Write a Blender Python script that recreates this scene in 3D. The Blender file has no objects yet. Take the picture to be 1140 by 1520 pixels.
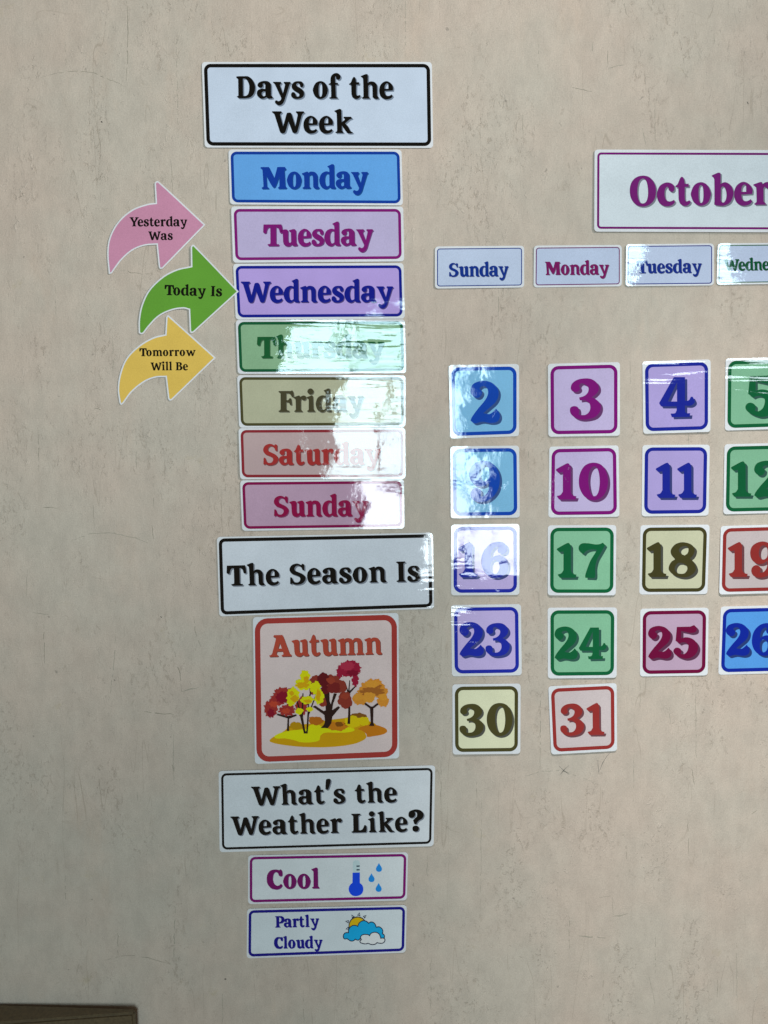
import bpy, bmesh, math, random
from mathutils import Vector
from mathutils.geometry import delaunay_2d_cdt

C = bpy.context.scene.collection
sc = bpy.context.scene
R = math.radians

# ------------------------------------------------------------------ camera
F = 1098.0                      # focal length in photo pixels (1140 x 1520)
PITCH = R(4.5)
HIT = Vector((0.0, 0.0, 1.40))  # wall point in the middle of the view
DIST = 0.834
fwd = Vector((0, math.cos(PITCH), -math.sin(PITCH)))
upv = Vector((0, math.sin(PITCH), math.cos(PITCH)))
CAM = HIT - fwd * DIST
cd = bpy.data.cameras.new('camera'); cam = bpy.data.objects.new('camera', cd); C.objects.link(cam)
cam.location = CAM; cam.rotation_euler = (R(90) - PITCH, 0, 0)
cd.sensor_fit = 'VERTICAL'; cd.sensor_height = 36; cd.lens = 36 * F / 1520
cd.clip_start = 0.01; cd.clip_end = 100
cd.dof.use_dof = True; cd.dof.focus_distance = DIST; cd.dof.aperture_fstop = 4.6
sc.camera = cam

# ------------------------------------------------------------------ light
w = bpy.data.worlds.new('World'); sc.world = w; w.use_nodes = True
w.node_tree.nodes['Background'].inputs[0].default_value = (1.0, 0.87, 0.68, 1)
w.node_tree.nodes['Background'].inputs[1].default_value = 0.118
sc.view_settings.view_transform = 'Standard'; sc.view_settings.look = 'None'
sc.view_settings.exposure = 0; sc.view_settings.gamma = 1

def area(name, loc, target, sx, sy, radiance, col):
    l = bpy.data.lights.new(name, 'AREA'); l.shape = 'RECTANGLE'; l.size = sx; l.size_y = sy
    l.energy = radiance * math.pi * sx * sy * 1.0; l.color = col
    o = bpy.data.objects.new(name, l); C.objects.link(o); o.location = loc
    d = Vector(target) - Vector(loc)
    o.rotation_euler = d.to_track_quat('-Z', 'Y').to_euler()
    return o
WIN_Y = -2.5
def win(px, py):                # where the mirror image of a wall pixel falls on the window wall
    dx = (px - 570) / F; dy = (760 - py) / F
    d = Vector((dx, 0, 0)) + upv * dy + fwd
    t = (-CAM.y - WIN_Y) / d.y
    return CAM.x + d.x * t, CAM.z + d.z * t
# daylight window behind the photographer: panes between thin bars
for (a, b, c, d_, rad, tint) in ((506, 598, 452, 560, 17, (0.62, 0.89, 1.0)), (606, 694, 452, 560, 14, (0.58, 0.86, 1.0)),
                                (506, 598, 568, 700, 14.5, (0.70, 0.95, 1.0)), (606, 694, 568, 700, 16, (0.66, 0.91, 1.0)),
                                (506, 598, 708, 850, 15, (0.80, 0.93, 1.0)), (606, 694, 708, 850, 13, (0.78, 0.92, 1.0))):
    x0, z0 = win(a, c); x1, z1 = win(b, d_)
    cx, cz = (x0 + x1) / 2, (z0 + z1) / 2
    area('window_light', (cx, WIN_Y, cz), (cx, 0, cz), abs(x1 - x0), abs(z0 - z1), rad, tint)
def wall_px(px, py):
    d = Vector(((px - 570) / F, 0, 0)) + upv * ((760 - py) / F) + fwd
    return CAM + d * (-CAM.y / d.y)
def spot(name, loc, px, py, ang, e, col):
    l = bpy.data.lights.new(name, 'SPOT'); l.energy = e * 4 * math.pi ** 2; l.color = col
    l.spot_size = R(ang); l.spot_blend = 1.0; l.shadow_soft_size = 0.05
    o = bpy.data.objects.new(name, l); C.objects.link(o); o.location = loc
    o.rotation_euler = (wall_px(px, py) - Vector(loc)).to_track_quat('-Z', 'Y').to_euler()
spot('added_spot', (1.9, -1.6, 2.4), -83.7, -35.2, 38.4, 4.2, (1.0, 0.965, 0.93))  # both spots are added, no such lamp known; fitted to the wall's brightness falloff
spot('added_spot', (0.2, -1.2, 3.0), 1289, 1461.7, 32.1, 4.2, (1.0, 0.975, 0.945))

# ------------------------------------------------------------------ helpers
def lin(c):
    out = []
    for v in c:
        v /= 255.0
        out.append(v / 12.92 if v <= 0.04045 else ((v + 0.055) / 1.055) ** 2.4)
    return out
def wall_point(px, py, h=0.0):
    dx = (px - 570) / F; dy = (760 - py) / F
    d = Vector((dx, 0, 0)) + upv * dy + fwd
    t = (-h - CAM.y) / d.y
    return CAM + d * t

class NT:
    def __init__(s, m): s.t = m.node_tree; s.t.nodes.clear()
    def n(s, ty, **k):
        nd = s.t.nodes.new(ty)
        for a, b in k.items():
            if a.startswith('i_'):
                nd.inputs[a[2:].replace('_', ' ')].default_value = b
            elif a.startswith('n'):
                nd.inputs[int(a[1:])].default_value = b
            else: setattr(nd, a, b)
        return nd
    def l(s, a, b): s.t.links.new(a, b)
    def math(s, op, a, b=None, clamp=False):
        nd = s.t.nodes.new('ShaderNodeMath'); nd.operation = op; nd.use_clamp = clamp
        for i, v in enumerate((a, b)):
            if v is None: continue
            if isinstance(v, (int, float)): nd.inputs[i].default_value = v
            else: s.l(v, nd.inputs[i])
        return nd.outputs[0]
    def noise(s, vec, scale, detail=2, rough=0.5, stretch=None, dist=0.0):
        if stretch:
            mp = s.n('ShaderNodeMapping'); mp.inputs['Scale'].default_value = stretch
            s.l(vec, mp.inputs['Vector']); vec = mp.outputs[0]
        nd = s.n('ShaderNodeTexNoise'); nd.inputs['Scale'].default_value = scale
        nd.inputs['Detail'].default_value = detail; nd.inputs['Roughness'].default_value = rough
        nd.inputs['Distortion'].default_value = dist
        s.l(vec, nd.inputs['Vector']); return nd.outputs[0]
    def ramp(s, v, lo, hi, a=0.0, b=1.0):
        nd = s.n('ShaderNodeMapRange'); nd.interpolation_type = 'SMOOTHSTEP'
        s.l(v, nd.inputs[0]); nd.inputs[1].default_value = lo; nd.inputs[2].default_value = hi
        nd.inputs[3].default_value = a; nd.inputs[4].default_value = b
        return nd.outputs[0]
    def mix(s, f, a, b, mode='MIX'):
        nd = s.n('ShaderNodeMix', data_type='RGBA', blend_type=mode)
        if isinstance(f, (int, float)): nd.inputs[0].default_value = f
        else: s.l(f, nd.inputs[0])
        for i, v in ((6, a), (7, b)):
            if isinstance(v, (tuple, list)): nd.inputs[i].default_value = (*v[:3], 1)
            else: s.l(v, nd.inputs[i])
        return nd.outputs[2]

# laminate film over print: shared relief so that a card and its print shine as one sheet
def make_film_group():
    g = bpy.data.node_groups.new('laminate_film', 'ShaderNodeTree')
    g.interface.new_socket('Normal', in_out='OUTPUT', socket_type='NodeSocketVector')
    class W: pass
    m = W(); m.node_tree = g
    s = NT(m)
    go = s.n('NodeGroupOutput')
    geo = s.n('ShaderNodeNewGeometry')
    pos = geo.outputs['Position']
    at = s.n('ShaderNodeAttribute', attribute_type='OBJECT', attribute_name='curl')    # x tilt, z tilt, waves
    sep = s.n('ShaderNodeSeparateXYZ'); s.l(at.outputs['Vector'], sep.inputs[0])
    at2 = s.n('ShaderNodeAttribute', attribute_type='OBJECT', attribute_name='crinkle')
    cmb = s.n('ShaderNodeCombineXYZ'); s.l(sep.outputs[0], cmb.inputs[0]); s.l(sep.outputs[1], cmb.inputs[2])
    add = s.n('ShaderNodeVectorMath', operation='ADD'); s.l(geo.outputs['Normal'], add.inputs[0]); s.l(cmb.outputs[0], add.inputs[1])
    nrm = s.n('ShaderNodeVectorMath', operation='NORMALIZE'); s.l(add.outputs[0], nrm.inputs[0])
    # broad puffiness, horizontal waves, fine crinkle
    big = s.noise(pos, 15, 1, 0.35)
    wav = s.noise(pos, 1.0, 2, 0.5, stretch=(7, 7, 75), dist=0.25)
    fine = s.noise(pos, 330, 3, 0.6)
    mid = s.noise(pos, 90, 2, 0.5)
    fm = s.ramp(s.noise(pos, 40, 2, 0.5), 0.42, 0.66)
    h = s.math('MULTIPLY', big, 0.00115)
    h = s.math('ADD', h, s.math('MULTIPLY', s.math('MULTIPLY', wav, sep.outputs[2]), 0.00058))
    h = s.math('ADD', h, s.math('MULTIPLY', s.math('MULTIPLY', mid, at2.outputs['Fac']), 0.00008))
    h = s.math('ADD', h, s.math('MULTIPLY', s.math('MULTIPLY', fine, s.math('MULTIPLY', fm, at2.outputs['Fac'])), 0.00007))
    b = s.n('ShaderNodeBump'); b.inputs['Strength'].default_value = 1.0; b.inputs['Distance'].default_value = 1.0
    s.l(h, b.inputs['Height']); s.l(nrm.outputs[0], b.inputs['Normal'])
    s.l(b.outputs[0], go.inputs[0])
    return g
FILM = make_film_group()

K = 0.80                        # how bright a white sheet shows on this wall
_pm = {}
LIT = [0.8]                     # how much light falls where a print colour was read off the photograph
def print_mat(rgb, name='printed_ink'):
    key = tuple(rgb) + (LIT[0],)
    if key in _pm: return _pm[key]
    m = bpy.data.materials.new(name); m.use_nodes = True; s = NT(m)
    out = s.n('ShaderNodeOutputMaterial'); bs = s.n('ShaderNodeBsdfPrincipled')
    base = [min(0.92, max(0.0015, v - 0.005) / LIT[0]) for v in lin(rgb)]
    geo = s.n('ShaderNodeNewGeometry')
    g1 = s.noise(geo.outputs['Position'], 900, 2, 0.6)
    g2 = s.noise(geo.outputs['Position'], 30, 2, 0.5)
    v = s.math('ADD', s.ramp(g1, 0.25, 0.75, 0.93, 1.05), s.ramp(g2, 0.3, 0.7, -0.03, 0.03))
    cc = s.n('ShaderNodeVectorMath', operation='SCALE'); cc.inputs[0].default_value = base; s.l(v, cc.inputs['Scale'])
    s.l(cc.outputs[0], bs.inputs['Base Color'])
    bs.inputs['Roughness'].default_value = 0.6; bs.inputs['Specular IOR Level'].default_value = 0.0
    bs.inputs['Coat Weight'].default_value = 1.0; bs.inputs['Coat Roughness'].default_value = 0.035
    bs.inputs['Coat IOR'].default_value = 1.63
    fg = s.n('ShaderNodeGroup'); fg.node_tree = FILM; s.l(fg.outputs[0], bs.inputs['Coat Normal'])
    s.l(bs.outputs[0], out.inputs[0])
    _pm[key] = m
    return m

# ------------------------------------------------------------------ planar shapes
def spline(s, per=6):
    """'x,y x,y! ...' closed contour: plain points are smooth, '!' points are corners"""
    P = []
    for tok in s.split():
        c = tok.endswith('!'); a, b = tok.rstrip('!').split(','); P.append((float(a), float(b), c))
    return spline_pts(P, per)
def spline_pts(P, per=6):
    n = len(P); out = []
    tan = []
    for i, (x, y, c) in enumerate(P):
        if c: tan.append(None); continue
        px, py, _ = P[i - 1]; nx, ny, _ = P[(i + 1) % n]
        l = math.hypot(nx - px, ny - py) or 1
        tan.append(((nx - px) / l, (ny - py) / l))
    for i in range(n):
        x0, y0, c0 = P[i]; x1, y1, c1 = P[(i + 1) % n]
        if c0 and c1: out.append((x0, y0)); continue
        L = math.hypot(x1 - x0, y1 - y0)
        ch = ((x1 - x0) / (L or 1), (y1 - y0) / (L or 1))
        t0 = tan[i] or ch; t1 = tan[(i + 1) % n] or ch
        for k in range(per):
            u = k / per
            h00 = 2*u**3 - 3*u*u + 1; h10 = u**3 - 2*u*u + u; h01 = -2*u**3 + 3*u*u; h11 = u**3 - u*u
            out.append((h00*x0 + h10*L*t0[0] + h01*x1 + h11*L*t1[0], h00*y0 + h10*L*t0[1] + h01*y1 + h11*L*t1[1]))
    return out
def area2(p): return sum(p[i-1][0]*p[i][1] - p[i][0]*p[i-1][1] for i in range(len(p)))
def tri(contours):
    """contours: list of (sign, pts). Last contour covering a point decides: ink or hole."""
    V, Fc, sg = [], [], []
    for s, p in contours:
        if area2(p) < 0: p = p[::-1]
        b = len(V); V += [Vector(q) for q in p]; Fc.append(list(range(b, b + len(p)))); sg.append(s)
    v, e, f, ov, oe, of = delaunay_2d_cdt(V, [], Fc, 1, 1e-4)
    keep = [t for t, o in zip(f, of) if o and sg[max(o)] > 0]
    return [(q.x, q.y) for q in v], keep
def rrect(quad, inset, r, n=6, insets=None):
    """rounded rectangle inside a TL,TR,BR,BL quad, inset in pixels"""
    q = [Vector(p) for p in quad]
    il, it, ir, ib = insets or (inset,) * 4
    # inset every side along its inner normal
    sides = []
    for i, d in zip(range(4), (it, ir, ib, il)):
        a, b = q[i], q[(i + 1) % 4]; t = (b - a).normalized(); nrm = Vector((-t.y, t.x))
        sides.append((a + nrm * d, t))
    def isect(s1, s2):
        (p, r_), (q_, s_) = s1, s2
        k = ((q_ - p).x * s_.y - (q_ - p).y * s_.x) / (r_.x * s_.y - r_.y * s_.x)
        return p + r_ * k
    c = [isect(sides[i - 1], sides[i]) for i in range(4)]
    out = []
    for i in range(4):
        a = (c[i - 1] - c[i]).normalized(); b = (c[(i + 1) % 4] - c[i]).normalized()
        p0, p2 = c[i] + a * r, c[i] + b * r
        cen = c[i] + (a + b) * r
        for k in range(n + 1):
            u = k / n * math.pi / 2
            p = cen - b * r * math.cos(u) - a * r * math.sin(u)
            out.append((p.x, p.y))
    return out

STEP = 0.00004
class Card:
    """frame of one laminated card: pixels on the wall -> place in the world, with its curl away from the wall"""
    def __init__(s, quad, lift=(0.5, 0.5, 0.5, 0.5)):
        s.q = quad; a_, b_, c_, d_ = [l * 0.001 for l in lift]; s.lift = [a_, b_, c_, a_ + c_ - b_]
        xs = [p[0] for p in quad]; ys = [p[1] for p in quad]
        s.x0, s.x1, s.y0, s.y1 = min(xs), max(xs), min(ys), max(ys)
        s.origin = wall_point((s.x0 + s.x1) / 2, (s.y0 + s.y1) / 2, 0)
    def h(s, x, y):
        u = (x - s.x0) / (s.x1 - s.x0); v = (y - s.y0) / (s.y1 - s.y0)
        a, b, c, d = s.lift
        return (a*(1-u) + b*u)*(1-v) + (d*(1-u) + c*u)*v + 0.0009
    def P(s, x, y, k=0):
        return wall_point(x, y, s.h(x, y) + k * STEP) - s.origin

def set_props(o, card):
    o['curl'] = card.curl; o['crinkle'] = card.crinkle
def sheet(name, card, polys, mat, parent, layer):
    """flat print: polys = list of (verts, tris) in pixel space"""
    me = bpy.data.meshes.new(name); V, Fs = [], []
    for v, f in polys:
        b = len(V); V += [card.P(x, y, layer) for x, y in v]
        for t in f:
            t = [b + i for i in t]
            a, b_, c = V[t[0]], V[t[1]], V[t[2]]
            if (b_ - a).cross(c - a).y > 0: t = t[::-1]
            Fs.append(t)
    me.from_pydata(V, [], Fs); me.materials.append(mat); me.update()
    o = bpy.data.objects.new(name, me); C.objects.link(o); o.parent = parent
    set_props(o, card)
    return o
WHITE = print_mat((220, 220, 236), 'white_card')
def slab(name, card, pts, label, cat, group=None, thick=0.0004):
    v, f = tri([(1, pts)])
    n = len(pts)
    V = [card.P(x, y) for x, y in v]; nv = len(V)
    V += [card.P(x, y) + Vector((0, thick, 0)) for x, y in v]
    Fs = []
    for t in f:
        a, b, c = V[t[0]], V[t[1]], V[t[2]]
        if (b - a).cross(c - a).y > 0: t = t[::-1]
        Fs.append(list(t)); Fs.append([i + nv for i in reversed(t)])
    # rim: boundary edges
    cnt = {}
    for t in [x for x in Fs if max(x) < nv]:
        for i in range(3): cnt[(t[i], t[(i+1) % 3])] = 1
    for (a, b) in list(cnt):
        if (b, a) not in cnt: Fs.append([b, a, a + nv, b + nv])
    me = bpy.data.meshes.new(name); me.from_pydata(V, [], Fs); me.materials.append(WHITE); me.update()
    o = bpy.data.objects.new(name, me); C.objects.link(o); o.location = card.origin
    o['label'] = label; o['category'] = cat
    if group: o['group'] = group
    set_props(o, card)
    return o

# ------------------------------------------------------------------ letter shapes (cap height 100, baseline 0, y up)
G = {}
def g(ch, adv, *cs): G[ch] = (adv, cs)
g('D', 90, "+ 0,96! 3,99 37,100 53,99 70,86 82,62 84,44 79,23 66,7 47,1 12,0! 3,8! 10,13 10,18! 9,82! 8,87 3,91", "- 30,88! 38,89 48,82 57,62 58,42 54,22 46,13 38,11 31,11!")
g('a', 72, "+ 3,62 13,74 33,79 51,76 61,66 63,50! 63,14! 71,3 60,-1 48,0 43,6! 33,0 19,-1 5,9 0,24 5,37 18,43 37,43! 37,60 33,68 26,66! 27,56 20,48 8,51", "- 38,31! 28,31 22,24 24,14 31,10 38,13!")
g('y', 80, "+ 1,72! 2,75! 35,75! 39,69! 33,63 32,58! 45,22! 54,60! 53,65 48,70! 50,75! 76,75! 81,69! 75,64 72,56! 57,8 50,-14 40,-27 27,-31 14,-24 10,-13 17,-8 25,-12 34,-8 38,2! 34,10! 13,56 8,65")
g('s', 58, "+ 46,76 53,68 54,57 47,50 40,54 38,62 31,69 23,65 24,58 36,50 50,40 57,26 54,10 42,1 26,-2 12,0 2,8 0,20 5,28 13,28 19,22 22,12 30,9 36,14 34,22 20,31 8,40 2,53 6,67 17,76 32,78")
g('o', 68, "+ 33,79 53,70 65,45 65,32 55,8 32,-2 11,8 0,32 0,45 12,70", "- 33,69 39,62 41,38 39,15 33,8 27,14 25,38 27,62")
g('f', 52, "+ 0,66! 8,71! 8,88 12,103 23,113 37,115 49,107 52,95 45,85 35,87 32,96 30,100 28,92! 29,71! 41,71! 41,62! 30,62! 32,12! 34,7 42,4! 39,0! 4,0! 2,4! 10,8 11,14! 10,62! 0,62!")
g('t', 50, "+ 0,67! 7,73 15,92 21,98 27,93 31,74! 44,74! 44,63! 31,63! 31,22 35,14 45,17! 50,13 43,2 29,-2 16,5 10,20! 9,62! 0,62!")
g('h', 80, "+ 0,99! 0,102! 21,111! 29,110 31,106! 31,70! 37,76 49,78 63,73 71,60 72,45! 72,14! 80,3! 76,-1 62,-1 53,6 52,14! 51,50 48,60 41,63 33,58! 33,12! 40,3! 38,0! 7,0! 4,4! 11,9 12,14! 10,86 8,93")
g('e', 63, "+ 0,37 7,64 29,79 50,71 61,52 60,37! 24,35! 27,20 37,13 48,15 55,20! 60,12! 53,3 40,-2 24,-2 7,10", "- 24,45! 25,58 31,68 38,68 40,58 40,45!")
g('W', 137, "+ 0,95! 2,99! 41,99! 44,93! 37,87 36,82! 49,30! 63,85! 66,91 73,93 82,92 86,85! 102,30! 112,83! 110,88 104,94! 105,99! 138,99! 141,92! 133,87 129,78! 112,10 107,1 99,-1 91,2 88,9! 72,52! 60,8 55,0 46,-2 38,1 34,9! 14,76! 10,86")
g('k', 80, "+ 0,99! 0,102! 21,111! 30,109! 32,50! 45,61! 45,65 39,69! 41,75! 72,75! 78,67! 66,62! 47,44! 58,32 70,10 81,3! 80,0! 68,-2 56,0! 44,17! 33,34! 33,12! 40,3! 38,0! 7,0! 4,4! 11,9 12,14! 10,86 8,93")
g('M', 122, "+ 0,95! 2,100! 39,100! 64,48! 78,100! 112,100! 118,90! 110,83 110,78! 113,20! 114,12 121,5! 117,0! 83,0! 80,5! 86,10 87,16! 87,58! 67,8 57,7 27,60! 29,16! 31,9 39,4! 37,0! 7,0! 5,5! 13,10 14,16! 10,83! 8,90")
g('n', 80, "+ 0,66! 0,70! 22,78! 28,77 30,72! 37,77 49,78 63,73 71,60 72,45! 72,14! 80,3! 76,-1 62,-1 53,6 52,14! 51,50 48,60 41,63 33,58! 33,12! 40,3! 38,0! 4,0! 2,4! 10,9 11,14! 10,56 8,62")
g('d', 75, "+ 38,99! 37,102! 58,112! 66,110 67,106! 68,14! 75,3! 72,-1 60,-1 51,2 47,7! 37,-1 25,-2 9,8 0,32 1,48 10,68 27,78 38,78 46,75! 46,88 43,95", "- 46,62! 40,68 32,66 26,54 25,34 29,16 37,10 46,15!")
g('b', 72, "+ 0,99! 0,102! 20,111! 28,110 29,106! 29,72! 37,77 46,78 62,68 71,46 71,34 60,9 40,-2 22,-2 8,1! 7,3! 8,14! 8,86 6,93", "- 30,58! 36,64 43,58 48,40 46,20 38,9 31,12 29,16!")
g('r', 59, "+ 0,66! 0,70! 22,78! 28,77 30,70! 38,76 49,78 57,73 58,62 50,55 42,57 37,62! 33,55! 33,12! 41,4! 40,0! 4,0! 2,4! 9,9 10,14! 9,56 7,62")
g('u', 79, "+ 0,68! 1,72! 20,77! 31,75 35,68! 35,28 38,17 45,15 49,20! 48,62! 44,66 38,68! 40,73! 58,78! 66,77 71,70! 72,16! 79,4! 75,0! 62,-1 55,2 51,6! 42,-1 31,-2 17,5 12,20! 10,56 6,64")
g('T', 87, "+ 2,100! 84,100! 87,86 89,62! 82,58! 77,62 73,76 66,85 59,86! 59,14! 62,9 73,8! 72,2! 69,0! 24,0! 19,8! 30,10 33,14! 33,86! 24,85 18,77 14,60! 6,58! 0,64! 1,88")
g('S', 75, "+ 62,99! 58,101! 54,95 44,100 30,102 12,95 2,80 2,66 12,52 34,42 46,34 48,22 40,11 26,10 17,18 11,34! 3,35! 2,4! 6,0! 12,4 22,-1 38,-2 58,4 70,18 72,34 62,48 40,60 26,68 24,80 33,90 44,90 54,82 60,68! 68,68! 68,97!")
g('I', 45, "+ 0,95! 2,100! 40,100! 43,95! 35,91 33,86! 33,14! 35,9 43,5! 40,0! 2,0! 0,5! 8,9 10,14! 10,86! 8,91")
g('O', 89, "+ 43,103 66,97 82,76 87,50 82,22 66,4 43,-3 20,4 5,24 0,50 5,78 20,96", "- 44,93 55,84 60,60 60,34 54,14 43,8 32,14 26,36 26,60 32,84")
g('c', 60, "+ 58,58 56,50 49,46 40,52 37,62 33,64 27,56 25,42 27,26 33,17 42,14 52,17! 56,20! 59,12 52,3 40,-2 25,-2 9,7 0,28 1,48 10,68 27,78 42,78 55,70")
g('C', 80, "+ 78,68! 70,66! 62,70 57,82 46,90 36,82 31,64 31,44 38,26 50,16 62,17 70,25! 76,22! 78,16 70,4 56,-3 42,-3 20,4 4,26 0,50 4,76 20,97 42,102 56,101 63,98! 70,103! 76,98 79,84")
g('l', 42, "+ 0,99! 0,102! 21,111! 29,110 31,106! 32,14! 40,3! 38,0! 5,0! 2,5! 9,9 10,14! 10,86 8,93")
g('i', 42, "+ 0,66! 0,70! 22,78! 28,77 30,72! 32,14! 40,3! 38,0! 5,0! 2,5! 9,9 10,14! 10,56 8,62", "+ 18,112 29,107 33,97 28,87 18,83 9,87 4,97 8,107")
g('m', 120, "+ 0,66! 0,70! 22,78! 28,77 30,72! 37,77 48,78 62,74 68,68! 76,76 88,78 103,73 110,60 111,45! 111,14! 119,3! 117,0! 84,0! 82,4! 89,9 90,14! 89,50 86,60 80,63 72,58! 72,14! 79,3! 77,0! 44,0! 42,4! 50,9 51,14! 51,50 48,60 41,63 33,58! 33,12! 40,3! 38,0! 4,0! 2,4! 10,9 11,14! 10,56 8,62")
g('A', 102, "+ 20,92! 24,100! 62,100! 67,90! 93,14! 102,6! 100,0! 58,0! 56,5! 64,10 65,14! 62,24! 36,24! 33,14! 35,9 42,5! 40,0! 2,0! 0,6! 10,10 14,16! 32,80! 30,88", "- 50,64! 41,37! 58,37!")
g('P', 80, "+ 0,95! 2,100! 46,101 64,98 78,86 82,70 78,52 64,40 48,36 36,37! 36,14! 39,9 46,5! 44,0! 2,0! 0,5! 9,9 11,14! 11,86! 8,91", "- 35,90! 44,88 53,80 55,68 51,54 42,47 35,48!")
g('B', 88, "+ 0,95! 2,100! 46,101 66,97 76,85 76,70 68,60 60,55! 74,50 84,38 84,22 74,7 56,0 44,0! 2,0! 0,5! 9,9 11,14! 11,86! 8,91", "- 35,90! 43,89 51,82 52,72 46,61 35,60!", "- 35,49! 46,48 56,38 57,26 50,13 42,10 35,11!")
g('L', 78, "+ 0,95! 2,100! 44,100! 47,94! 38,90 35,85! 35,12! 44,12 53,16 60,28 63,38! 72,38! 74,30 74,8 70,0! 2,0! 0,5! 8,9 10,14! 10,86! 8,91")
g('F', 74, "+ 0,95! 2,100! 60,100! 62,103! 65,103! 70,93 72,72! 64,70! 58,80 50,88 36,89! 36,57! 44,56 50,62 52,66! 60,64! 63,34! 55,32! 50,42 44,46 36,46! 36,14! 40,9 52,5! 50,0! 2,0! 0,5! 8,9 10,14! 10,86! 8,91")
g('Y', 96, "+ 0,95! 2,100! 42,100! 45,94! 38,90 38,85! 52,56! 66,84! 66,89 60,94! 62,100! 98,100! 101,94! 92,90 88,84! 63,42! 63,14! 66,9 74,5! 72,0! 28,0! 26,5! 36,9 38,14! 38,40! 14,82! 9,90")
g('w', 117, "+ 0,71! 2,75! 36,75! 39,69! 33,65 33,61! 42,28! 52,65! 55,70 70,70 74,65! 85,28! 95,61! 94,65 88,69! 89,75! 116,75! 118,69! 111,64 108,58! 93,10 88,0 80,-2 73,1 71,6! 60,38! 51,8 47,0 39,-2 32,1 29,8! 12,56! 8,65")
g("'", 32, "+ 4,125 10,130 22,130 26,124 25,110! 14,76 8,73! 1,75! 0,82!")
g('?', 76, "+ 0,88 4,104 20,113 40,116 60,110 72,96 74,82 66,66 50,56 42,46 38,38! 28,38! 25,48 22,58! 30,68 40,78 42,90 38,102 30,104! 33,96 32,84 24,74 10,72 2,78", "+ 34,30 46,26 50,14 45,2 34,-2 22,2 18,14 22,26")
g('1', 60, "+ 0,81! 1,84! 28,99 34,100 40,92! 40,22! 43,14 50,10 56,9! 53,0! 9,0! 3,8! 4,10! 13,13 19,22! 19,76! 14,75 7,74!")
g('0', 81, "+ 40,102 62,95 75,74 79,50 75,26 62,6 40,-2 18,6 4,27 0,50 4,74 18,95", "- 42,92 51,84 56,62 56,38 51,16 42,9 33,16 27,38 26,60 31,82")
g('2', 80, "+ 0,76 5,92 19,100 38,102 56,96 69,82 71,66 64,50 50,37 32,22! 48,20 57,25 65,33! 73,22 74,10 67,1 52,-2 30,1 12,-3 7,-2! 0,4! 4,13 19,33 36,53 44,68 44,80 38,88 28,88 22,83! 29,76 27,66 18,60 7,64")
g('3', 81, "+ 2,76 5,86 16,95 32,99 50,98 63,90 69,79 68,68 60,58 52,53! 62,48 72,38 74,26 70,14 60,4 44,-1 28,-2 14,2 3,11 0,20 2,28 11,31 19,28 22,20 21,10! 27,9 38,10 46,17 49,27 47,37 41,43 34,46 24,45! 22,52! 34,56 42,63 45,73 42,80 35,85 27,87 22,81! 24,73 19,67 10,66 4,70")
g('4', 90, "+ 37,99! 65,99! 65,40! 74,41 80,50! 84,50! 89,40 88,34 79,28 65,28! 65,12! 69,9 78,9! 77,0! 32,-1! 29,8! 40,9 44,16! 44,26! 5,26! 0,34!", "- 45,86! 45,38! 22,38!")
g('5', 82, "+ 11,99! 53,100! 66,105! 74,95 71,84 56,80 40,83 25,86! 25,63! 40,66 56,63 69,54 78,37 75,19 61,4 39,-2 19,3 5,12 0,22 5,31 14,33 24,27 25,19 23,13! 32,12 42,19 47,31 47,42 39,49 29,50 19,46! 7,55!")
g('6', 77, "+ 46,102 24,95 6,74 0,46 4,24 16,7 36,-2 56,2 70,14 74,34 68,52 54,62 40,62 26,54! 27,70 33,82 42,88 48,86! 45,78 48,70 58,66 68,72 71,84 64,97", "- 37,50 47,44 50,30 46,15 37,9 28,15 25,30 28,44")
g('7', 76, "+ 0,84 3,94 11,99 28,99 48,96 60,97 69,101! 75,94! 63,72 52,52 47,30 47,5 44,-1! 19,0! 19,8 25,27 34,50 45,68 52,80! 40,82 28,80 19,75 14,68! 5,74")
g('8', 80, "+ 41,100 60,96 73,85 74,73 68,60 61,54! 73,40 78,24 73,12 57,1 37,-1 15,6 2,19 1,29 8,43 19,51! 8,65 7,78 17,92 28,98", "- 44,89 54,87 57,78 54,68 46,62! 36,67 30,76 33,84", "- 36,41! 46,37 53,29 53,20 46,11 36,9 24,12 18,22 20,32 27,40")
def rot9(c):
    sg, r = c.split(' ', 1); o = []
    for tok in r.split():
        e = '!' if tok.endswith('!') else ''; a, b = tok.rstrip('!').split(',')
        o.append('%g,%g%s' % (74 - float(a), 100 - float(b), e))
    return sg + ' ' + ' '.join(o)
g('9', 77, *[rot9(c) for c in G['6'][1]])
KERN = {'To': -10, 'Tu': -8, 'Ye': -12, 'Wa': -4, 'We': -4, 'Wh': -2, 'Fr': -4, 'Pa': -6, 'rt': -4, 'ay': -3, 'tl': 2}
_gt = {}
def glyph_tris(ch):
    if ch not in _gt:
        _gt[ch] = tri([(1 if c[0] == '+' else -1, spline(c[2:], 5)) for c in G[ch][1]])
    return _gt[ch]
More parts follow.
